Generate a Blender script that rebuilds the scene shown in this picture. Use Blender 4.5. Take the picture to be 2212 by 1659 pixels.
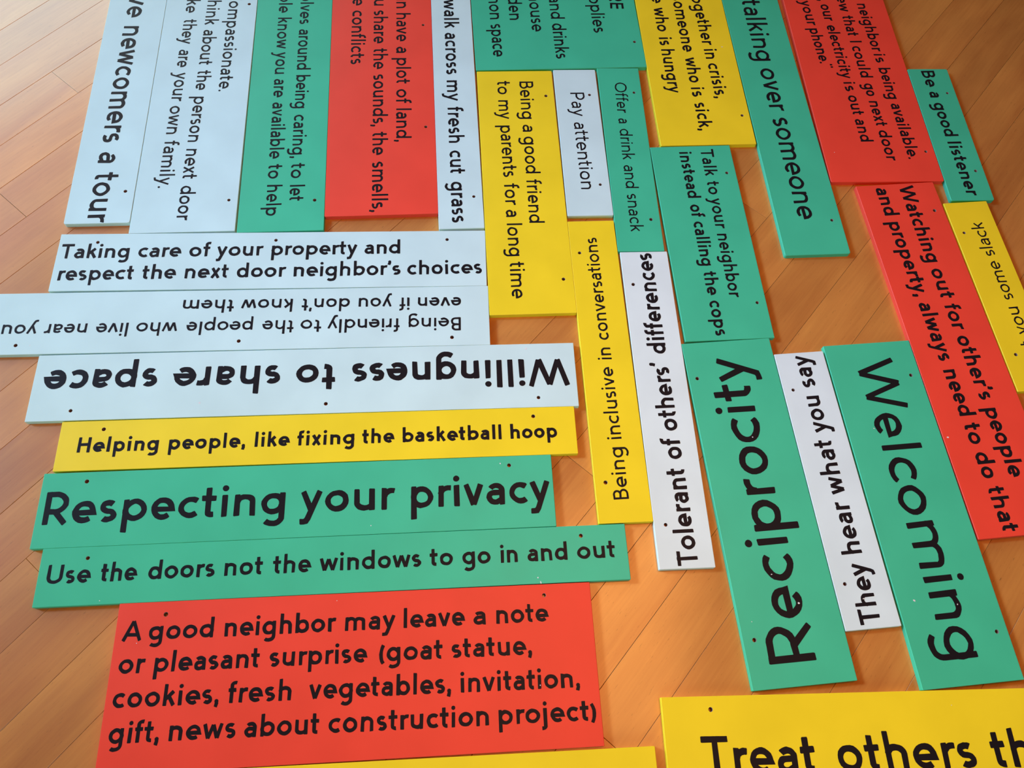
import bpy, bmesh, math, random
from mathutils import Matrix, Vector
from mathutils.geometry import delaunay_2d_cdt
random.seed(7)
scn = bpy.context.scene
for o in list(bpy.data.objects): bpy.data.objects.remove(o)
COL = scn.collection
T = 0.012            # thickness of the painted boards (m)
# ------------------------------------------------------------------ camera
CAM_R=[0.994229, 0.097785, 0.044122]
CAM_U=[-0.107279, 0.906246, 0.408912]
CAM_F=[0.0, 0.411285, -0.911507]
F_PX=1677.52

cd = bpy.data.cameras.new('camera'); cam = bpy.data.objects.new('camera', cd); COL.objects.link(cam)
cd.sensor_width = 36; cd.sensor_fit = 'HORIZONTAL'; cd.lens = 36*F_PX/2212; cd.clip_start = .01
M = Matrix.Identity(4)
for i in range(3):
    M[i][0] = CAM_R[i]; M[i][1] = CAM_U[i]; M[i][2] = -CAM_F[i]
M[0][3] = 0; M[1][3] = 0; M[2][3] = 1.55+T
cam.matrix_world = M
scn.camera = cam
# ------------------------------------------------------------------ light
w = bpy.data.worlds.new('room_light'); scn.world = w; w.use_nodes = True
bg = w.node_tree.nodes['Background']; bg.inputs[0].default_value = (.8, 1, .9, 1); bg.inputs[1].default_value = .015
def area(name, loc, aim, sx, sy, energy, col, spread=180):
    l = bpy.data.lights.new(name, 'AREA'); l.shape = 'RECTANGLE'; l.size = sx; l.size_y = sy; l.energy = energy; l.color = col
    l.spread = math.radians(spread)
    o = bpy.data.objects.new(name, l); COL.objects.link(o); o.location = loc
    o.rotation_euler = (Vector(aim)-Vector(loc)).to_track_quat('-Z', 'Y').to_euler(); return o
def spot(name, loc, aim, energy, col, deg, soft):
    l = bpy.data.lights.new(name, 'SPOT'); l.energy = energy; l.color = col; l.spot_size = math.radians(deg); l.spot_blend = 1; l.shadow_soft_size = soft
    o = bpy.data.objects.new(name, l); COL.objects.link(o); o.location = loc
    o.rotation_euler = (Vector(aim)-Vector(loc)).to_track_quat('-Z', 'Y').to_euler(); return o
area('sky_through_tall_window', (-3.6, 5.0, 2.4), (0, .8, 0), 4.0, 1.9, 100, (.34, .93, 1))
area('rosy_glare_fill', (-3.1, 3.5, 2.1), (0, .8, 0), 2.6, 1.9, 50, (1, .55, .50))  # unseen pinkish fill, added to whiten the glare on the floor
area('back_fill', (.2, -4.5, 2.0), (0, .5, 0), 5, 2, 112, (.66, 1, 1))  # added fill from behind the camera, brightens the near board edges
area('low_left_fill', (-6.5, 1.6, .9), (.5, .6, 0), 3, 1.2, 145, (.66, 1, 1))  # added grazing fill, brightens the left edges of the boards
spot('low_daylight', (-7, 2, 4.3), (.25, .35, 0), 1750, (1, .90, .45), 16, 1.0)
spot('low_daylight_core', (-7, 2, 4.3), (.30, .35, 0), 1000, (1, 1, .7), 11, 1.0)
spot('blue_wash_fill', (-7, 2, 4.3), (.10, .90, 0), 3900, (.02, .35, 1), 24, 1.0)  # broad blue fill added to cool the tint, no source of its own
area('warm_overhead_fill', (.45, .6, 2.7), (.45, .6, 0), 1.2, 1.2, 42, (1, .36, .09))  # unseen orange fill from above, added to warm the middle
vs = scn.view_settings; vs.view_transform = 'Standard'; vs.look = 'None'; vs.gamma = 1; vs.use_curve_mapping = False; vs.exposure = -.04
# ------------------------------------------------------------------ materials
def mat(name):
    m = bpy.data.materials.new(name); m.use_nodes = True; nt = m.node_tree
    return m, nt, nt.nodes['Principled BSDF'], lambda t: nt.nodes.new(t)
def paint(name, col, rough=.46, spec=.22):
    m, nt, b, N = mat(name); L = nt.links.new
    tc = N('ShaderNodeTexCoord'); n1 = N('ShaderNodeTexNoise'); n1.inputs['Scale'].default_value = 7; n1.inputs['Detail'].default_value = 3
    n2 = N('ShaderNodeTexNoise'); n2.inputs['Scale'].default_value = 900; n2.inputs['Detail'].default_value = 2
    L(tc.outputs['Object'], n1.inputs['Vector']); L(tc.outputs['Object'], n2.inputs['Vector'])
    mr = N('ShaderNodeMapRange'); mr.inputs[1].default_value = .3; mr.inputs[2].default_value = .7; mr.inputs[3].default_value = .95; mr.inputs[4].default_value = 1.05
    L(n1.outputs[0], mr.inputs[0])
    mx = N('ShaderNodeVectorMath'); mx.operation = 'SCALE'; mx.inputs[0].default_value = col; L(mr.outputs[0], mx.inputs['Scale'])
    L(mx.outputs[0], b.inputs['Base Color'])
    r = N('ShaderNodeMapRange'); r.inputs[3].default_value = rough-.05; r.inputs[4].default_value = rough+.06; L(n1.outputs[0], r.inputs[0]); L(r.outputs[0], b.inputs['Roughness'])
    bp = N('ShaderNodeBump'); bp.inputs['Strength'].default_value = .25; bp.inputs['Distance'].default_value = .0002; L(n2.outputs[0], bp.inputs['Height']); L(bp.outputs[0], b.inputs['Normal']); b.inputs['Specular IOR Level'].default_value = spec
    return m
PAINT = {'sky': paint('light_blue_paint', (.59, .78, .71)), 'pale': paint('pale_blue_paint', (.67, .80, .76)), 'white': paint('white_paint', (.70, .81, .74)),
 'green': paint('green_paint', (.058, .50, .265)), 'red': paint('red_paint', (.85, .066, .033)), 'yellow': paint('yellow_paint', (.89, .665, .018))}
BLACK = paint('black_lettering_paint', (.012, .009, .010), .45, .10)
CHIP = paint('bare_primer', (.75, .72, .68), .6)
RAW = paint('shaded_plywood', (.24, .15, .12), .7)  # raw wood of the screw holes, darkened so their shade is in the colour
DARK = paint('dark_seam', (.06, .02, .008), .8)
def wood():
    m, nt, b, N = mat('varnished_beech'); L = nt.links.new
    tc = N('ShaderNodeTexCoord'); oi = N('ShaderNodeObjectInfo')
    off = N('ShaderNodeVectorMath'); off.operation = 'SCALE'; off.inputs[0].default_value = (37, 11, 5); L(oi.outputs['Random'], off.inputs['Scale'])
    add = N('ShaderNodeVectorMath'); L(tc.outputs['Object'], add.inputs[0]); L(off.outputs[0], add.inputs[1])
    def noise(sc, s, det=4, dist=0):
        mp = N('ShaderNodeMapping'); mp.inputs['Scale'].default_value = sc; L(add.outputs[0], mp.inputs[0])
        n = N('ShaderNodeTexNoise'); n.inputs['Scale'].default_value = s; n.inputs['Detail'].default_value = det; n.inputs['Distortion'].default_value = dist; L(mp.outputs[0], n.inputs['Vector']); return n
    broad = noise((1, 5, 1), 2.2, 3, .6); grain = noise((3, 60, 1), 3.0, 5, .3); fleck = noise((14, 110, 1), 5, 2); blot = noise((1, 1.6, 1), 7, 3)
    cr = N('ShaderNodeValToRGB'); e = cr.color_ramp.elements
    e[0].position = .28; e[0].color = (.45, .150, .027, 1); e[1].position = .74; e[1].color = (.67, .288, .056, 1)
    mixf = N('ShaderNodeMath'); mixf.operation = 'MULTIPLY_ADD'; mixf.inputs[1].default_value = .72
    m2 = N('ShaderNodeMath'); m2.operation = 'MULTIPLY'; m2.inputs[1].default_value = .28
    L(grain.outputs[0], m2.inputs[0]); L(broad.outputs[0], mixf.inputs[0]); L(m2.outputs[0], mixf.inputs[2]); L(mixf.outputs[0], cr.inputs[0])
    fr = N('ShaderNodeMapRange'); fr.inputs[1].default_value = .68; fr.inputs[2].default_value = .78; fr.inputs[3].default_value = 1; fr.inputs[4].default_value = .55; L(fleck.outputs[0], fr.inputs[0])
    br = N('ShaderNodeMapRange'); br.inputs[1].default_value = .3; br.inputs[2].default_value = .7; br.inputs[3].default_value = .93; br.inputs[4].default_value = 1.06; L(blot.outputs[0], br.inputs[0])
    pr = N('ShaderNodeMapRange'); pr.inputs[3].default_value = .92; pr.inputs[4].default_value = 1.08; L(oi.outputs['Random'], pr.inputs[0])
    a = N('ShaderNodeMath'); a.operation = 'MULTIPLY'; L(fr.outputs[0], a.inputs[0]); L(br.outputs[0], a.inputs[1])
    a2 = N('ShaderNodeMath'); a2.operation = 'MULTIPLY'; L(a.outputs[0], a2.inputs[0]); L(pr.outputs[0], a2.inputs[1])
    sc = N('ShaderNodeVectorMath'); sc.operation = 'SCALE'; L(cr.outputs[0], sc.inputs[0]); L(a2.outputs[0], sc.inputs['Scale']); L(sc.outputs[0], b.inputs['Base Color'])
    b.inputs['Roughness'].default_value = .42
    b.inputs['Coat Weight'].default_value = .8; b.inputs['Coat Roughness'].default_value = .16; b.inputs['Coat IOR'].default_value = 1.5
    bp = N('ShaderNodeBump'); bp.inputs['Strength'].default_value = .2; bp.inputs['Distance'].default_value = .0004; L(grain.outputs[0], bp.inputs['Height']); L(bp.outputs[0], b.inputs['Normal'])
    bc = N('ShaderNodeBump'); bc.inputs['Strength'].default_value = .15; bc.inputs['Distance'].default_value = .002; L(blot.outputs[0], bc.inputs['Height']); L(bc.outputs[0], b.inputs['Coat Normal'])
    return m
WOOD = wood()
# ------------------------------------------------------------------ helpers
def link(name, bm, mats, parent=None, loc=(0, 0, 0), rz=0, smooth=False):
    me = bpy.data.meshes.new(name); bm.to_mesh(me); bm.free()
    for m in mats: me.materials.append(m)
    o = bpy.data.objects.new(name, me); COL.objects.link(o); o.location = loc; o.rotation_euler = (0, 0, rz); o.parent = parent
    return o
# ------------------------------------------------------------------ floor: strip planks running diagonally
bm = bmesh.new(); bmesh.ops.create_cube(bm, size=1)
for v in bm.verts: v.co = Vector((v.co.x*6.4+.2, v.co.y*6.4+1.0, v.co.z*.02-.0315))
floor = link('floor', bm, [DARK]); floor['kind'] = 'structure'
TH = math.radians(55.82)
S = 1.55
edges = [-.308, -.2345, -.1605, -.0875, -.0155, .058, .131, .205, .275, .347, .4195, .491, .5625, .634, .7075, .7785, .850, .922, .9925, 1.066, 1.136, 1.206, 1.279, 1.3465]
lo = [edges[0]-.0722*k for k in range(8, 0, -1)]; hi = [edges[-1]+.0722*k for k in range(1, 9)]
edges = lo+edges+hi
SHIFT = .0018
joints = {-0.308: (1.101, 1.158), -0.2345: (0.855, 0.901), -0.1605: (0.092, 1.379), -0.0875: (0.372, 1.325), -0.0155: (1.118, 1.14), 0.058: (0.341, 1.473), 0.131: (0.866, 1.179), 0.205: (0.552, 1.161), 0.275: (1.127, 1.229), 0.347: (0.07, 1.122), 0.4195: (0.316, 1.215), 0.491: (-0.212, 1.388), 0.5625: (1.006, 1.278), 0.634: (0.076, 0.934), 0.7075: (1.205, 1.399), 0.7785: (0.667, 1.414), 0.85: (0.901, 1.252), 0.922: (0.39, 1.385), 0.9925: (0.103, 0.951), 1.066: (1.314, 1.364), 1.136: (0.309, 0.905), 1.206: (0.603, 1.426), 1.279: (0.03, 1.213)}      # row -> (where an end joint lies, plank length)
ux, uy = math.cos(TH), math.sin(TH)
for r in range(len(edges)-1):
    n0, n1 = (edges[r]+SHIFT)*S, (edges[r+1]+SHIFT)*S
    j, PL = joints.get(edges[r], (random.uniform(0, 1), random.uniform(.8, 1.3))); j += .002; j0 = j-PL*math.ceil((j+1.3)/PL)
    k = 0
    while j0+k*PL < 2.3:
        a, b = (j0+k*PL)*S, (j0+(k+1)*PL)*S; k += 1
        L_, W_ = b-a, n1-n0; g = .0003; c = .0004; h = .018
        bm = bmesh.new(); dz = random.uniform(-.0001, .0001)
        def ring(i, z): return [bm.verts.new((x*(L_/2-g-i), y*(W_/2-g-i), z)) for x, y in ((-1, -1), (1, -1), (1, 1), (-1, 1))]
        R0, R1, R2 = ring(0, -h), ring(0, -c), ring(c, 0)
        bm.faces.new(R2); bm.faces.new(R0[::-1])
        for A, B in ((R0, R1), (R1, R2)):
            for i in range(4): bm.faces.new((A[i], A[(i+1) % 4], B[(i+1) % 4], B[i]))
        cu, cn = (a+b)/2, (n0+n1)/2
        link('plank', bm, [WOOD], floor, (cu*ux-cn*uy, cu*uy+cn*ux, dz-.0001), TH)
# ------------------------------------------------------------------ lettering: a monoline hand-painted alphabet
ASC=1.5; CAP=1.47; DES=-0.5
def arc(cx,cy,rx,ry,a0,a1,n=None):
    n=n or max(3,int(abs(a1-a0)/13)+1)
    return [(cx+rx*math.cos(math.radians(a0+(a1-a0)*i/n)),cy+ry*math.sin(math.radians(a0+(a1-a0)*i/n))) for i in range(n+1)]
def glyph(ch,s):
    """strokes [(points, closed)], dots [(x,y,r)], width, left bearing, right bearing (unit: x-height)"""
    h=s/2; S=[];D=[]; ST,RO,DI=.13,.07,.03
    def a(p,c=False): S.append((p,c))
    def stem(x,y0,y1): a([(x,y0),(x,y1)])
    L=R=ST
    if ch=='o': w=.98; a(arc(w/2,.5,w/2-h,.5-h,0,360,22)[:-1],True); L=R=RO
    elif ch=='a':
        w=.80; rx=.30-h*.4; cx=w-h-rx; cy=.68
        a(arc(cx,cy,rx,1-h-cy,155,0)+[(w-h,0)])
        yt=.60-h*.35; yb=h*.95; bx=h+.22
        a([(w-h,yt)]+arc(bx,(yt+yb)/2,.22,(yt-yb)/2,90,270)+[(bx+.10,yb+.01),(w-h,yb+.13)]); L=RO;R=ST-.02
    elif ch in 'bp':
        w=.96; a(arc(w/2,.5,w/2-h,.5-h,0,360,22)[:-1],True); stem(h,0 if ch=='b' else DES,ASC if ch=='b' else 1); R=RO
    elif ch=='d': w=.96; a(arc(w/2,.5,w/2-h,.5-h,0,360,22)[:-1],True); stem(w-h,0,ASC); L=RO
    elif ch=='g':
        w=.96; a(arc(w/2,.5,w/2-h,.5-h,0,360,22)[:-1],True)
        a([(w-h,1),(w-h,-.08)]+arc(w/2,-.10,w/2-h,.42-h,0,-140)[1:]); L=RO
    elif ch=='c': w=.84; a(arc(.49,.5,.49-h,.5-h,48,312,18)); L=RO;R=.03
    elif ch=='e': w=.95; a([(h,.47),(w-h*.9,.47)]+arc(w/2,.5,w/2-h,.5-h,4,312,20)); L=RO;R=.05
    elif ch=='f': w=.58; x=.24; a([(x,0),(x,1.22)]+arc(x+.22,1.22,.22,ASC-h-1.22,180,68)[1:]); a([(0,1-h),(.52,1-h)]); L=.04;R=.01
    elif ch in 'hn':
        w=.86; stem(h,0,ASC if ch=='h' else 1); r=w/2-h; a(arc(w/2,.62,r,1-h-.62,180,0)+[(w-h,0)])
    elif ch=='m':
        w=1.38; stem(h,0,1); r=(w-2*h)/4
        a(arc(h+r,.66,r,1-h-.66,180,0)+[(h+2*r,0)]); a(arc(h+3*r,.66,r,1-h-.66,180,0)+[(w-h,0)])
    elif ch=='u': w=.86; stem(w-h,0,1); a([(h,1)]+arc(w/2,.38,w/2-h,.38-h,180,360))
    elif ch=='r': w=.52; stem(h,0,1); a(arc(h+.33,.60,.33,1-h-.60,180,72)); R=.02
    elif ch in 'il': w=s; stem(h,0,1 if ch=='i' else ASC); D+= [(h,1.30,s*.58)] if ch=='i' else []
    elif ch=='j': w=s; a([(h,1),(h,-.25)]+arc(h-.2,-.25,.2,.25-h,0,-100)[1:]); D.append((h,1.30,s*.58))
    elif ch=='k': w=.80; stem(h,0,ASC); a([(w-h*1.2,.98),(h+.02,.44)]); a([(.36,.60),(w-h*.8,.02)]); R=DI
    elif ch=='s':
        w=.70; cx=w/2; r=w/2-h; t=1-h
        a(arc(cx,(t+.5)/2,r,(t-.5)/2,42,270)[:-1]+arc(cx,(.5+h)/2,r,(.5-h)/2,90,-140)); L=R=.06
    elif ch=='t': w=.62; x=.26; a([(x,1.36),(x,.26)]+arc(x+.2,.26,.2,.26-h,180,280)[1:]); a([(0,1-h),(.58,1-h)]); L=R=.03
    elif ch=='v': w=.88; a([(h*.9,1),(w/2,h*.35)]); a([(w-h*.9,1),(w/2,h*.35)]); L=R=DI
    elif ch=='w':
        w=1.32; e=h*.9
        for p,q in (((e,1),(w*.28,h*.35)),((w*.5,1-h*.4),(w*.28,h*.35)),((w*.5,1-h*.4),(w*.72,h*.35)),((w-e,1),(w*.72,h*.35))): a([p,q])
        L=R=DI
    elif ch=='x': w=.82; a([(h,1),(w-h,0)]); a([(w-h,1),(h,0)]); L=R=DI
    elif ch=='y':
        w=.88; a([(w-h*.9,1),(w*.36,-.24)]+[(w*.29,-.36),(w*.17,-.5+h),(.0,-.5+h)]); a([(h*.9,1),(w*.5,.10)]); L=R=DI
    elif ch=='A': w=1.15; a([(w/2,CAP-h*.3),(h*.8,0)]); a([(w/2,CAP-h*.3),(w-h*.8,0)]); a([(.25,.45),(w-.25,.45)]); L=R=DI
    elif ch=='B':
        w=.92; stem(h,0,CAP); m=.78
        a([(h,CAP-h),(.45,CAP-h)]+arc(.45,(CAP-h+m)/2,w-.07-h-.45,(CAP-h-m)/2,90,-90)+[(h,m)])
        a([(.5,m)]+arc(.5,(m+h)/2,w-h-.5,(m-h)/2,90,-90)+[(h,h)]); R=RO
    elif ch=='C': w=1.25; a(arc(.72,CAP/2,.72-h,CAP/2-h,48,312,18)); L=RO;R=.03
    elif ch=='E': w=.82; stem(h,0,CAP); [a([(h,y),(w,y)]) for y in (h,CAP*.52,CAP-h)]
    elif ch=='H': w=1.10; stem(h,0,CAP); stem(w-h,0,CAP); a([(h,.76),(w-h,.76)])
    elif ch=='I': w=s; stem(h,0,CAP)
    elif ch=='O': w=1.48; a(arc(w/2,CAP/2,w/2-h,CAP/2-h,0,360,26)[:-1],True); L=R=RO
    elif ch=='P': w=.92; stem(h,0,CAP); m=.62; a([(h,CAP-h),(.45,CAP-h)]+arc(.45,(CAP-h+m)/2,w-h-.45,(CAP-h-m)/2,90,-90)+[(h,m)])
    elif ch=='R':
        w=1.0; stem(h,0,CAP); m=.58; a([(h,CAP-h),(.46,CAP-h)]+arc(.46,(CAP-h+m)/2,w-h-.52,(CAP-h-m)/2,90,-90)+[(h,m)]); a([(.46,m),(w-h*.9,0)]); R=DI
    elif ch=='T': w=1.06; stem(w/2,0,CAP); a([(0,CAP-h),(w,CAP-h)]); L=R=DI
    elif ch=='U': w=1.12; a([(h,CAP),(h,.52)]+arc(w/2,.52,w/2-h,.52-h,180,360)[1:]+[(w-h,CAP)])
    elif ch=='W':
        w=1.95; e=h*.9
        for p,q in (((e,CAP),(w*.27,h*.35)),((w*.5,CAP-h*.4),(w*.27,h*.35)),((w*.5,CAP-h*.4),(w*.73,h*.35)),((w-e,CAP),(w*.73,h*.35))): a([p,q])
        L=R=DI
    elif ch=='.': w=s*1.15; D.append((w/2,w/2,w/2)); L=R=.06
    elif ch==',': w=s*1.15; D.append((w/2,w/2+.02,w/2)); a([(w*.62,.12),(w*.30,-.22)]); L=R=.06
    elif ch=="'": w=s*1.1; D.append((w*.55,1.36,w*.5)); a([(w*.66,1.32),(w*.30,1.04)]); L=R=.05
    elif ch=='"':
        w=s*2.6; a([(h+.03,1.45),(h,1.15)]); a([(w-h+.03,1.45),(w-h,1.15)]); L=R=.05
    elif ch=='(': w=.42; a(arc(.42+.5-h+.12,.5,.92-h,1.05,142,218)); L=.06;R=0
    elif ch==')': w=.42; a(arc(-.5+h-.12,.5,.92-h,1.05,38,-38)); L=0;R=.06
    else: raise KeyError(ch)
    return S,D,w,L,R
def ribbon(pts,closed,s,xs):
    """left and right outline of a stroke; x already scaled by xs"""
    P=[(x*xs,y) for x,y in pts]
    P=[p for i,p in enumerate(P) if i==0 or math.hypot(p[0]-P[i-1][0],p[1]-P[i-1][1])>.03]; n=len(P); h=s/2; l=[];r=[]
    def un(p,q):
        d=math.hypot(q[0]-p[0],q[1]-p[1]) or 1; return ((q[0]-p[0])/d,(q[1]-p[1])/d)
    for i in range(n):
        if closed: u=un(P[i-1],P[i]); v=un(P[i],P[(i+1)%n])
        else: u=un(P[max(i-1,0)],P[max(i,1)]); v=un(P[min(i,n-2)],P[min(i+1,n-1)])
        t=(u[0]+v[0],u[1]+v[1]); d=math.hypot(*t) or 1; t=(t[0]/d,t[1]/d); k=1/max(.5,t[0]*u[0]+t[1]*u[1])
        nx,ny=-t[1]*h*k,t[0]*h*k
        l.append((P[i][0]+nx,P[i][1]+ny)); r.append((P[i][0]-nx,P[i][1]-ny))
    if not closed: # soften the butt ends
        def soft(i,j):
            e=.07*s/ .2; d=math.hypot(l[j][0]-l[i][0],l[j][1]-l[i][1]); 
            m=((l[i][0]+r[i][0])/2,(l[i][1]+r[i][1])/2); f=min(.3,.3*s*.5/max(d,1e-6))
            a=(l[i][0]+(l[j][0]-l[i][0])*f,l[i][1]+(l[j][1]-l[i][1])*f); b=(r[i][0]+(r[j][0]-r[i][0])*f,r[i][1]+(r[j][1]-r[i][1])*f)
            c=(m[0]+(l[i][0]-m[0])*.84,m[1]+(l[i][1]-m[1])*.84); e=(m[0]+(r[i][0]-m[0])*.84,m[1]+(r[i][1]-m[1])*.84)
            return a,b,c,e
        a,b,c,e=soft(0,1); a2,b2,c2,e2=soft(-1,-2)
        l=[c,a]+l[1:-1]+[a2,c2]; r=[e,b]+r[1:-1]+[b2,e2]
    return l,r
def word(txt,s,xs=1.):
    """polygons (list of quads strips) of a word, origin at ink start"""
    out=[];x=0;first=True
    for li,ch in enumerate(txt):
        S,D,w,L,R=glyph(ch,s)
        # width of thin letters should not be stretched: keep stroke
        x+= 0 if first else L; first=False
        for p,c in S: out.append(('r',)+ribbon([(q[0]+x,q[1]) for q in p],c,s,xs)+(c,li))
        for (cx,cy,rr) in D: out.append(('d',(cx+x)*xs,cy,rr,li))
        x+=w+R
    return out

def letter_mesh(parts, tr, xh, rnd):
    """flat union of the strokes, as a thin coat of paint"""
    vs_, fs = [], []
    q = [rnd.uniform(0, 6.3) for _ in range(4)]
    def V(p, j):
        x, y = p
        dx = .9*j*math.sin(5.1*y+3.3*x+q[0])+.5*j*math.sin(11*y-7*x+q[1])+rnd.gauss(0, j*.28)
        dy = .9*j*math.sin(4.7*x-3.1*y+q[2])+.5*j*math.sin(12*x+6*y+q[3])+rnd.gauss(0, j*.28)
        vs_.append(Vector((x+dx, y+dy))); return len(vs_)-1
    for e in parts:
        if e[0] == 'r':
            l = [V(p, .0135) for p in e[1]]; r = [V(p, .0135) for p in e[2]]; n = len(l)
            for i in range(n if e[3] else n-1): fs.append([l[i], r[i], r[(i+1) % n], l[(i+1) % n]])
        else: fs.append([V((e[1]+e[3]*math.cos(a*math.pi/6), e[2]+e[3]*math.sin(a*math.pi/6)), .005) for a in range(12)])
    tris = [(vs_[f[0]], vs_[f[i]], vs_[f[i+1]]) for f in fs for i in range(1, len(f)-1)]
    if len(fs[0]) == 4: tris += [(vs_[f[0]], vs_[f[1]], vs_[f[3]]) for f in fs if len(f) == 4]+[(vs_[f[1]], vs_[f[2]], vs_[f[3]]) for f in fs if len(f) == 4]
    edges_ = sorted({tuple(sorted((f[i], f[(i+1) % len(f)]))) for f in fs for i in range(len(f))})
    v, e, f, _, _, _ = delaunay_2d_cdt(vs_, edges_, [], 0, 1e-5)
    bm = bmesh.new(); bv = [bm.verts.new(tr(p)) for p in v]
    for q in f:
        c = sum((v[i] for i in q), Vector((0, 0)))/len(q)
        for A, B_, C_ in tris:
            d1 = (B_-A).cross(c-A); d2 = (C_-B_).cross(c-B_); d3 = (A-C_).cross(c-C_)
            if (d1 >= 0 and d2 >= 0 and d3 >= 0) or (d1 <= 0 and d2 <= 0 and d3 <= 0): bm.faces.new([bv[i] for i in q]); break
    loose = [x for x in bm.verts if not x.link_faces]; bmesh.ops.delete(bm, geom=loose, context='VERTS')
    for q in bm.faces:
        q.normal_update()
        if q.normal.z < 0: q.normal_flip()
    return bm
def lettering(words, s, x, y, ang, xh, seed, parent):
    """one part per painted word; letters about 4 cm tall or more are parts of their own"""
    rnd = random.Random(seed); ca, sa = math.cos(ang), math.sin(ang)
    for t, x0, xs in words:
        def tr(p):
            px, py = x0+p[0]*xh, p[1]*xh; return (x+px*ca-py*sa, y+px*sa+py*ca, .00012)
        allp = word(t, s, xs)
        bms = [letter_mesh([e for e in allp if e[-1] == i], tr, xh, rnd) for i in sorted(set(e[-1] for e in allp))]
        if xh > .036:
            for b in bms: link('painted_letter', b, [BLACK], parent, (0, 0, T))
        else:
            me = bpy.data.meshes.new('tmp'); base = bms[0]
            for b in bms[1:]: b.to_mesh(me); base.from_mesh(me); b.free()
            bpy.data.meshes.remove(me); link('painted_word', base, [BLACK], parent, (0, 0, T))
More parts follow.
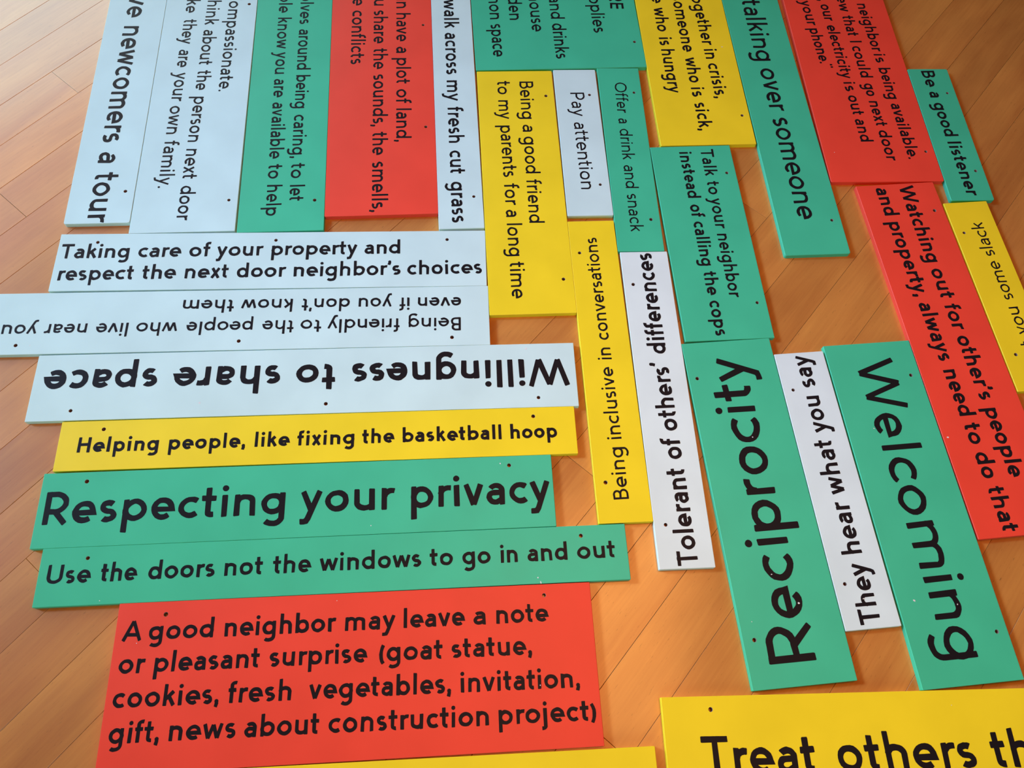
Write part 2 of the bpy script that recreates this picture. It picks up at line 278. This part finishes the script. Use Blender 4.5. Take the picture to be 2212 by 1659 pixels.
# ------------------------------------------------------------------ the painted boards
# colour, corner radius, label, (centre x, y, angle, width, depth), lines, screw holes, paint chips
BOARDS = [
('sky', 0.006, "light blue board reading 'newcomers a tour', leftmost in the top row", (-1.09294, 1.51279, 0.15962, 0.15076, 1.04788), [(0.22, -1.13625, 1.62179, -1.40893, 0.04013, [('ve', -0.11738, 1.08), ('newcomers', -0.0009, 1.026), ('a', 0.427, 1.035), ('tour', 0.48894, 1.029)])], [(-0.97171, 1.09456)], []),
('sky', 0.0015, "light blue board with three text lines ending 'like they are your own family'", (-0.89501, 1.52884, 0.16099, 0.2436, 1.07805), [(0.205, -0.87943, 1.71598, -1.41237, 0.02481, [('Compassionate.', -0.07633, 1.08)]), (0.205, -0.93851, 1.72058, -1.41652, 0.02481, [('hink', -0.0293, 1.063), ('about', 0.08146, 1.031), ('the', 0.22705, 0.977), ('person', 0.31743, 1.047), ('next', 0.48708, 1.045), ('door', 0.60009, 1.02)]), (0.205, -0.99615, 1.72542, -1.41506, 0.02481, [('ke', -0.01894, 1.08), ('they', 0.05568, 0.976), ('are', 0.16753, 0.951), ('your', 0.24802, 1.033), ('own', 0.36148, 1.082), ('family.', 0.47403, 1.092)])], [(-0.72372, 1.10138), (-0.82972, 1.75302)], []),
('green', 0.0015, "green board in the top row reading 'around being caring, to let'", (-0.67205, 1.56205, 0.16483, 0.20285, 1.08174), [(0.21, -0.69242, 1.77162, -1.40309, 0.02453, [('olves', -0.0396, 1.08), ('around', 0.09363, 1.0), ('being', 0.25945, 0.977), ('caring,', 0.39439, 1.018), ('to', 0.5489, 1.121), ('let', 0.61584, 0.955)]), (0.21, -0.75198, 1.77632, -1.3978, 0.02453, [('ple', -0.02215, 1.08), ('know', 0.06358, 1.063), ('you', 0.19094, 1.048), ('are', 0.28632, 0.975), ('available', 0.36634, 0.999), ('to', 0.56545, 1.071), ('help', 0.62853, 1.033)])], [(-0.52184, 1.12816)], []),
('red', 0.003, "red board in the top row reading 'share the sounds, the smells'", (-0.44069, 1.61801, 0.16519, 0.27157, 1.03923), [(0.21, -0.43469, 1.8247, -1.41337, 0.02633, [('an', -0.02641, 1.08), ('have', 0.0466, 1.028), ('a', 0.17303, 1.069), ('plot', 0.21372, 1.062), ('of', 0.32395, 1.106), ('land,', 0.3896, 1.066)]), (0.21, -0.49503, 1.81087, -1.40849, 0.02633, [('u', -0.01145, 1.08), ('share', 0.03197, 1.032), ('the', 0.17379, 1.007), ('sounds,', 0.26728, 1.05), ('the', 0.46199, 1.005), ('smells,', 0.55707, 1.045)]), (0.21, -0.55467, 1.81104, -1.41409, 0.02633, [('e', -0.00579, 1.08), ('conflicts', 0.04081, 1.071)])], [(-0.34823, 1.74511), (-0.28961, 1.39042)], []),
('sky', 0.0015, "narrow light blue board reading 'walk across my fresh cut grass'", (-0.24825, 1.62499, 0.16459, 0.10952, 1.08118), [(0.23, -0.30629, 1.84895, -1.40905, 0.02742, [('walk', -0.00205, 1.08), ('across', 0.12608, 1.062), ('my', 0.29863, 1.081), ('fresh', 0.38984, 1.054), ('cut', 0.53403, 1.011), ('grass', 0.6311, 1.034)])], [(-0.1422, 1.18916)], []),
('green', 0.003, "wide green board at the top edge listing 'and drinks', 'house', 'space'", (-0.00574, 1.92242, 0.17076, 0.46284, 0.5741), [(0.2, -0.18088, 1.86341, -1.40131, 0.02617, [('mon', -0.03139, 1.08), ('space', 0.08917, 0.952)]), (0.2, -0.12624, 1.8694, -1.4101, 0.02617, [('den', -0.01807, 1.08)]), (0.2, -0.06969, 1.88506, -1.4017, 0.02617, [('house', -0.02119, 1.08)]), (0.2, -0.01254, 1.88908, -1.40183, 0.02617, [('and', -0.01748, 1.08), ('drinks', 0.08714, 0.992)]), (0.2, 0.10015, 1.90626, -1.4, 0.02617, [('pplies', -0.0172, 1.08)]), (0.24, 0.15787, 1.91979, -1.44813, 0.02617, [('RE', -0.02217, 1.08)])], [(0.23446, 1.76746)], []),
('yellow', 0.002, "yellow board reading 'Being a good friend to my parents for a long time'", (-0.02607, 1.24596, 0.15616, 0.20039, 0.74204), [(0.2, -0.06702, 1.57572, -1.42179, 0.02514, [('Being', -0.00209, 1.099), ('a', 0.14582, 1.2), ('good', 0.1848, 1.076), ('friend', 0.32109, 1.052)]), (0.2, -0.12661, 1.57132, -1.41186, 0.02514, [('to', 0.0004, 1.101), ('my', 0.06748, 1.051), ('parents', 0.15246, 1.039), ('for', 0.3376, 1.094), ('a', 0.41657, 1.073), ('long', 0.45712, 1.036), ('time', 0.56601, 1.049)])], [(0.00737, 1.53761), (0.09341, 0.98101)], []),
('sky', 0.003, "short light blue board reading 'Pay attention' between yellow and green boards", (0.11092, 1.4049, 0.1508, 0.11349, 0.47594), [(0.18, 0.07039, 1.55603, -1.41476, 0.02526, [('Pay', -0.00172, 1.088), ('attention', 0.09985, 1.102)])], [(0.12174, 1.55718), (0.16531, 1.26694)], []),
('green', 0.0015, "narrow green board reading 'Offer a drink and snack' beside 'Pay attention'", (0.23278, 1.37283, 0.14004, 0.11275, 0.58676), [(0.175, 0.18487, 1.60983, -1.44203, 0.02211, [('Offer', -0.00031, 1.053), ('a', 0.12366, 0.911), ('drink', 0.15867, 1.063), ('and', 0.27663, 1.056), ('snack', 0.36587, 1.073)])], [(0.23933, 1.5822), (0.29457, 1.17803)], []),
('yellow', 0.002, "yellow board at the top edge reading 'together in crisis, someone who is sick'", (0.37164, 1.84395, 0.16092, 0.25121, 0.83624), [(0.235, 0.39281, 1.95089, -1.3915, 0.02566, [('ogether', -0.01857, 1.08), ('in', 0.18632, 1.028), ('crisis,', 0.23861, 1.086)]), (0.235, 0.33707, 1.94477, -1.40645, 0.02566, [('someone', -0.01922, 1.08), ('who', 0.21895, 1.011), ('is', 0.3274, 1.134), ('sick,', 0.38022, 1.069)]), (0.235, 0.27851, 1.93583, -1.41444, 0.02566, [('e', -0.01641, 1.08), ('who', 0.02798, 1.026), ('is', 0.14341, 1.059), ('hungry', 0.18807, 1.031)])], [(0.52715, 1.54298)], [(0.4771, 1.7839, 1.2, 3.0)]),
('green', 0.0015, "green board reading 'Talk to your neighbor instead of calling the cops'", (0.43641, 1.14399, 0.17, 0.20819, 0.56021), [(0.23, 0.41548, 1.41214, -1.4136, 0.02269, [('Talk', -0.00174, 1.08), ('to', 0.10023, 1.074), ('your', 0.15317, 1.038), ('neighbor', 0.25894, 1.009)]), (0.25, 0.36106, 1.39617, -1.40118, 0.02269, [('instead', -0.00061, 1.047), ('of', 0.16365, 1.008), ('calling', 0.21449, 1.018), ('the', 0.358, 1.015), ('cops', 0.43755, 1.042)])], [(0.48368, 1.34672), (0.54908, 0.97416)], [(0.417, 1.2124, 1.4, 1.6)]),
('green', 0.005, "long green board reading 'talking over someone' in large letters", (0.6057, 1.70757, 0.16471, 0.16266, 1.17633), [(0.2, 0.53423, 1.97723, -1.40602, 0.03905, [('talking', -0.0027, 1.08), ('over', 0.26341, 1.037), ('someone', 0.43734, 1.056)])], [(0.74318, 1.23439)], []),
('red', 0.005, "red board with four lines about a neighbor, electricity and 'your phone'", (0.82846, 1.8502, 0.14333, 0.2973, 0.96176), [(0.235, 0.87129, 2.01034, -1.41411, 0.0233, [('neighbor', -0.00296, 1.026), ('is', 0.19304, 1.262), ('being', 0.24505, 1.019), ('available.', 0.37354, 1.028)]), (0.235, 0.81514, 2.01094, -1.42003, 0.0233, [('ew', -0.02109, 1.08), ('that', 0.05381, 1.006), ('I', 0.15274, 1), ('could', 0.17231, 1.081), ('go', 0.31077, 0.896), ('next', 0.37312, 1.043), ('door', 0.47428, 1.073)]), (0.235, 0.75986, 2.01167, -1.41902, 0.0233, [(',', -0.00301, 1.08), ('our', 0.01818, 0.976), ('electricity', 0.10082, 1.024), ('is', 0.31344, 1.302), ('out', 0.36155, 1.049), ('and', 0.44457, 1.062)]), (0.235, 0.70519, 2.00027, -1.39409, 0.0233, [('your', 7e-05, 1.098), ('phone."', 0.11006, 0.983)])], [(1.00757, 1.48739)], [(0.7654, 1.4513, 1.0, 1.0)]),
('green', 0.005, "narrow green board reading 'Be a good listener' at the upper right", (1.07875, 1.56375, 0.14251, 0.11356, 0.44534), [(0.25, 1.02818, 1.77477, -1.40666, 0.02539, [('Be', 0.00025, 1.154), ('a', 0.07589, 1.055), ('good', 0.11579, 1.045), ('listener', 0.24956, 1.082)])], [(1.0929, 1.70201), (1.1315, 1.44049)], []),
('yellow', 0.0015, "narrow yellow board reading 'you some slack' bottom to top at the right edge", (1.13922, 1.08024, 0.19703, 0.11453, 0.51995), [(0.175, 1.18673, 0.96807, 1.77423, 0.02301, [('cut', -0.07628, 0.974), ('you', 0.00151, 1.045), ('some', 0.09438, 1.034), ('slack', 0.21756, 1.069)])], [(1.07264, 1.23925), (1.14534, 0.90963)], []),
('red', 0.0015, "long red board reading 'Watching out for other's people and property'", (1.00287, 0.92569, 0.20059, 0.20577, 0.90388), [(0.26, 0.92089, 1.36395, -1.36191, 0.02687, [('Watching', 0.00034, 1.023), ('out', 0.24839, 1.099), ('for', 0.34728, 1.065), ("other's", 0.43174, 1.05), ('people', 0.61415, 1.001)]), (0.26, 0.86041, 1.34878, -1.35848, 0.02687, [('and', 0.00065, 1.028), ('property,', 0.10503, 1.036), ('always', 0.33619, 1.038), ('need', 0.51158, 1.01), ('to', 0.64208, 1.087), ('do', 0.71033, 1.029), ('that', 0.7873, 1.074)])], [(1.00668, 1.29851)], [(0.9576, 0.6842, 3.0, 2.0)]),
('sky', 0.0015, "light blue board reading 'Taking care of your property' and neighbor's choices", (-0.58072, 0.94854, 0.13998, 0.98529, 0.154), [(0.25, -1.05454, 0.89181, 0.14526, 0.02673, [('Taking', -0.00736, 1.012), ('care', 0.16682, 1.022), ('of', 0.28177, 1.09), ('your', 0.34476, 1.03), ('property', 0.46994, 1.016), ('and', 0.68495, 1.017)]), (0.25, -1.0475, 0.83309, 0.1459, 0.02673, [('respect', -0.00019, 1.001), ('the', 0.18499, 1.013), ('next', 0.28073, 1.028), ('door', 0.39718, 1.033), ("neighbor's", 0.52619, 1.027), ('choices', 0.7868, 1.018)])], [(-0.99036, 0.94468), (-0.58772, 1.00261), (-0.19033, 1.05598)], []),
('sky', 0.0015, "light blue board with upside-down text 'Being friendly to the people who live near you'", (-0.65436, 0.7804, 0.14419, 1.18388, 0.15342), [(0.22, -0.13151, 0.85101, -3.00012, 0.02289, [('Being', 0.00029, 1.101), ('friendly', 0.13796, 1.082), ('to', 0.31249, 1.186), ('the', 0.37323, 1.083), ('people', 0.4631, 1.076), ('who', 0.62696, 1.108), ('live', 0.73379, 1.078), ('near', 0.82203, 1.069), ('you', 0.92847, 1.08)]), (0.23, -0.13763, 0.90407, -3.00436, 0.02289, [('even', -0.0001, 1.079), ('if', 0.11764, 1.071), ('you', 0.15807, 1.081), ("don't", 0.25258, 1.097), ('know', 0.3807, 1.132), ('them', 0.51117, 1.135)])], [(-1.08038, 0.66373), (-0.60978, 0.73181), (-0.14491, 0.79778)], [(-1.0505, 0.6674, 1.8, 1.0)]),
('sky', 0.0015, "light blue board with large upside-down text 'Willingness to share space'", (-0.43641, 0.65537, 0.14721, 1.16275, 0.15427), [(0.27, 0.12283, 0.77756, -2.99636, 0.04474, [('Willingness', 0.00442, 1.051), ('to', 0.51682, 1.107), ('share', 0.63435, 1.112), ('space', 0.89459, 1.086)])], [(-0.91543, 0.52898), (-0.39171, 0.60638), (0.06054, 0.67405)], [(0.0224, 0.7893, 3.0, 2.0), (-0.656, 0.5773, 2.6, 2.4)]),
('yellow', 0.0015, "yellow board reading 'Helping people, like fixing the basketball hoop'", (-0.38454, 0.52908, 0.14938, 1.07491, 0.10825), [(0.285, -0.87375, 0.44028, 0.14807, 0.0226, [('Helping', -0.00042, 1.08), ('people,', 0.18368, 1.084), ('like', 0.35838, 1.083), ('fixing', 0.4459, 1.117), ('the', 0.58047, 1.064), ('basketball', 0.665, 1.072), ('hoop', 0.89342, 1.021)])], [(-0.83489, 0.49648), (0.05292, 0.62897)], []),
('green', 0.0015, "green board reading 'Respecting your privacy' in large letters", (-0.40069, 0.39247, 0.15303, 1.03194, 0.15331), [(0.25, -0.89212, 0.28698, 0.15625, 0.0453, [('Respecting', -0.00159, 1.107), ('your', 0.50197, 1.091), ('privacy', 0.72354, 1.058)])], [(-0.83346, 0.38327), (0.01221, 0.51329)], [(-0.0067, 0.515, 1.8, 1.4), (-0.2511, 0.3559, 1.4, 1.0)]),
('green', 0.0015, "narrow green board reading 'Use the doors not the windows to go in and out'", (-0.29887, 0.27347, 0.15208, 1.14545, 0.11183), [(0.26, -0.84282, 0.17673, 0.15368, 0.02495, [('Use', -0.00346, 1.062), ('the', 0.09689, 0.983), ('doors', 0.18637, 1.062), ('not', 0.33106, 1.075), ('the', 0.42356, 1.057), ('windows', 0.51366, 1.073), ('to', 0.72857, 1.094), ('go', 0.79311, 1.051), ('in', 0.86935, 0.971), ('and', 0.92286, 1.045), ('out', 1.02257, 1.109)])], [(-0.78298, 0.23345), (0.17145, 0.38132)], [(0.0918, 0.2888, 1.5, 1.5), (0.0983, 0.2803, 3.0, 1.2), (-0.7358, 0.1572, 1.3, 1.0)]),
('red', 0.0015, "large red board with four lines starting 'A good neighbor may leave a note'", (-0.22941, 0.07811, 0.1504, 0.90135, 0.29386), [(0.26, -0.67243, 0.08931, 0.14884, 0.0251, [('A', -0.0014, 1.28), ('good', 0.04705, 1.095), ('neighbor', 0.18667, 1.056), ('may', 0.41141, 1.12), ('leave', 0.52266, 1.059), ('a', 0.65529, 1.241), ('note', 0.70007, 1.055)]), (0.26, -0.66112, 0.03328, 0.14657, 0.0251, [('or', -0.00216, 1.085), ('pleasant', 0.06202, 1.067), ('surprise', 0.27148, 1.066), ('(goat', 0.4742, 1.102), ('statue,', 0.6097, 1.08)]), (0.26, -0.65459, -0.02458, 0.14201, 0.0251, [('cookies,', -0.00227, 1.107), ('fresh', 0.20322, 1.103), ('vegetables,', 0.3492, 1.062), ('invitation,', 0.62774, 1.055)]), (0.26, -0.64332, -0.08234, 0.14307, 0.0251, [('gift,', -0.00219, 1.077), ('news', 0.10252, 1.12), ('about', 0.23547, 1.073), ('construction', 0.38474, 1.088), ('project)', 0.69294, 1.118)])], [(-0.60562, 0.14564), (0.10656, 0.25627)], [(0.1129, 0.0918, 1.2, 1.2), (-0.6448, 0.089, 0.9, 0.9), (-0.2906, 0.204, 1.0, 0.8)]),
('yellow', 0.0015, 'yellow board without visible text below the large red board at bottom edge', (-0.12563, -0.13525, 0.14542, 0.94361, 0.1544), [], [], []),
('yellow', 0.0015, "large yellow board reading 'Treat others' at the bottom right corner", (0.93689, 0.01921, 0.12319, 1.16766, 0.2939), [(0.25, 0.41285, -0.03166, 0.12112, 0.04413, [('Treat', 0.00791, 1.073), ('others', 0.25737, 1.107), ('th', 0.54955, 1.1)])], [(0.43274, 0.0816)], [(0.8912, 0.1348, 0.8, 0.8)]),
('yellow', 0.002, "narrow yellow board reading 'Being inclusive in conversations' bottom to top", (0.2048, 0.7861, 0.15456, 0.11288, 0.74489), [(0.2, 0.26626, 0.46799, 1.72875, 0.02202, [('Being', 0.00053, 1.106), ('inclusive', 0.13276, 1.072), ('in', 0.32204, 1.013), ('conversations', 0.371, 1.071)])], [(0.12634, 1.0586), (0.2158, 0.49849)], []),
('white', 0.002, "narrow white board reading 'Tolerant of others' differences' bottom to top", (0.3337, 0.70989, 0.14698, 0.11412, 0.75103), [(0.255, 0.41114, 0.34558, 1.72393, 0.02887, [('Tolerant', 0.00165, 0.983), ('of', 0.2258, 0.995), ("others'", 0.2903, 0.982), ('differences', 0.47534, 0.97)])], [(0.25724, 0.98715), (0.34303, 0.42254)], []),
('green', 0.0015, "large green board reading 'Reciprocity' bottom to top", (0.54351, 0.50236, 0.19368, 0.20523, 0.73593), [(0.215, 0.64063, 0.18196, 1.76772, 0.06338, [('R', 0.0077, 1.152), ('e', 0.08981, 0.998), ('c', 0.16124, 1.079), ('i', 0.23427, 1), ('p', 0.26406, 1.067), ('r', 0.34062, 1.028), ('o', 0.38368, 1.025), ('c', 0.45387, 1.187), ('i', 0.52635, 1), ('t', 0.55264, 1.11), ('y', 0.5998, 1.078)])], [(0.40818, 0.76107), (0.51904, 0.21464)], [(0.6094, 0.294, 2.6, 2.0), (0.5573, 0.3448, 2.0, 1.2), (0.5278, 0.6355, 2.0, 1.5), (0.5148, 0.2485, 1.0, 1.0)]),
('pale', 0.0015, "narrow pale blue board reading 'They hear what you say' bottom to top", (0.69741, 0.557, 0.19339, 0.11458, 0.6041), [(0.25, 0.77321, 0.26831, 1.76374, 0.0291, [('They', 0.00379, 0.981), ('hear', 0.1424, 0.998), ('what', 0.26703, 1.026), ('you', 0.40637, 0.977), ('say', 0.51322, 1.036)])], [(0.62232, 0.75821), (0.7049, 0.34134)], [(0.7402, 0.3164, 1.0, 2.4)]),
('green', 0.0015, "large green board reading 'Welcoming' top to bottom at the right", (0.86898, 0.53633, 0.1948, 0.20517, 0.73537), [(0.2, 0.76488, 0.85506, -1.36646, 0.05992, [('W', 0.00657, 1.066), ('e', 0.13795, 0.991), ('l', 0.21257, 1), ('c', 0.23946, 1.163), ('o', 0.30318, 1.095), ('m', 0.38028, 1.192), ('i', 0.49381, 1), ('n', 0.52298, 1.07), ('g', 0.59144, 1.093)])], [(0.89314, 0.82714), (1.00089, 0.2803)], [(0.8422, 0.3234, 3.2, 2.2), (0.796, 0.6865, 2.0, 0.9), (0.929, 0.3252, 1.6, 1.2)])]

def board(spec, idx):
    col, cr, lab, (bx, by, th, w, h), lines, holes, chips = spec
    ct, st = math.cos(th), math.sin(th)
    loc = lambda x, y: ((x-bx)*ct+(y-by)*st, -(x-bx)*st+(y-by)*ct)
    rnd = random.Random(idx); bm = bmesh.new()
    def outline(inset, z):
        out = []
        for qx, qy, a0 in ((1, 1, 0), (-1, 1, 90), (-1, -1, 180), (1, -1, 270)):
            r = max(cr-inset, .0002)
            for k in range(5):
                a = math.radians(a0+22.5*k)
                out.append(bm.verts.new((qx*(w/2-cr)+r*math.cos(a), qy*(h/2-cr)+r*math.sin(a), z)))
        return out
    B = .0007
    r0, r1, r2 = outline(0, .0), outline(0, T-B), outline(B, T)
    if cr < B: pass
    nn = len(r0); side = []
    for A, Bq in ((r0, r1), (r1, r2)):
        for i in range(nn): bm.faces.new((A[i], A[(i+1) % nn], Bq[(i+1) % nn], Bq[i]))
    te = [bm.edges.get((r2[i], r2[(i+1) % nn])) for i in range(nn)]; be = [bm.edges.get((r0[i], r0[(i+1) % nn])) for i in range(nn)]
    raw = []
    for hx, hy in holes:
        x, y = loc(hx, hy); hr = .0036*rnd.uniform(.92, 1.1); n = 14
        ri = [[bm.verts.new((x+rr*math.cos(2*math.pi*k/n), y+rr*math.sin(2*math.pi*k/n), z)) for k in range(n)] for rr, z in ((hr, 0), (hr, T-.0006), (hr+.0005, T))]
        for A, Bq in ((ri[0], ri[1]), (ri[1], ri[2])):
            for k in range(n): raw.append(bm.faces.new((A[k], Bq[k], Bq[(k+1) % n], A[(k+1) % n])))
        te += [bm.edges.get((ri[2][k], ri[2][(k+1) % n])) for k in range(n)]; be += [bm.edges.get((ri[0][k], ri[0][(k+1) % n])) for k in range(n)]
    for f in raw: f.material_index = 1
    bmesh.ops.triangle_fill(bm, use_beauty=True, use_dissolve=False, edges=te, normal=(0, 0, 1))
    bmesh.ops.triangle_fill(bm, use_beauty=True, use_dissolve=False, edges=be, normal=(0, 0, -1))
    o = link('painted_sign', bm, [PAINT[col], RAW], None, (bx, by, 0), th)
    o['label'] = lab; o['category'] = 'sign'
    for i, (s, lx, ly, ang, xh, ws) in enumerate(lines):
        x, y = loc(lx, ly)
        lettering(ws, s, x, y, ang-th, xh, idx*10+i, o)
    for (x, y, a, b) in chips:
        x, y = loc(x, y); bm = bmesh.new(); n = 9; ph = rnd.uniform(0, 3)
        v = [bm.verts.new((x+a*.00095*math.cos(ph)*math.cos(t)*rnd.uniform(.6, 1.1)-b*.00095*math.sin(ph)*math.sin(t), y+a*.00095*math.sin(ph)*math.cos(t)+b*.00095*math.cos(ph)*math.sin(t)*rnd.uniform(.6, 1.1), .00025)) for t in [2*math.pi*k/n for k in range(n)]]
        bm.faces.new(v)
        for f in bm.faces:
            f.normal_update()
            if f.normal.z < 0: f.normal_flip()
        c = link('paint_chip', bm, [CHIP], o, (0, 0, T)); c['label'] = 'small whitish chip in the paint'
    return o
for i, s in enumerate(BOARDS): board(s, i)
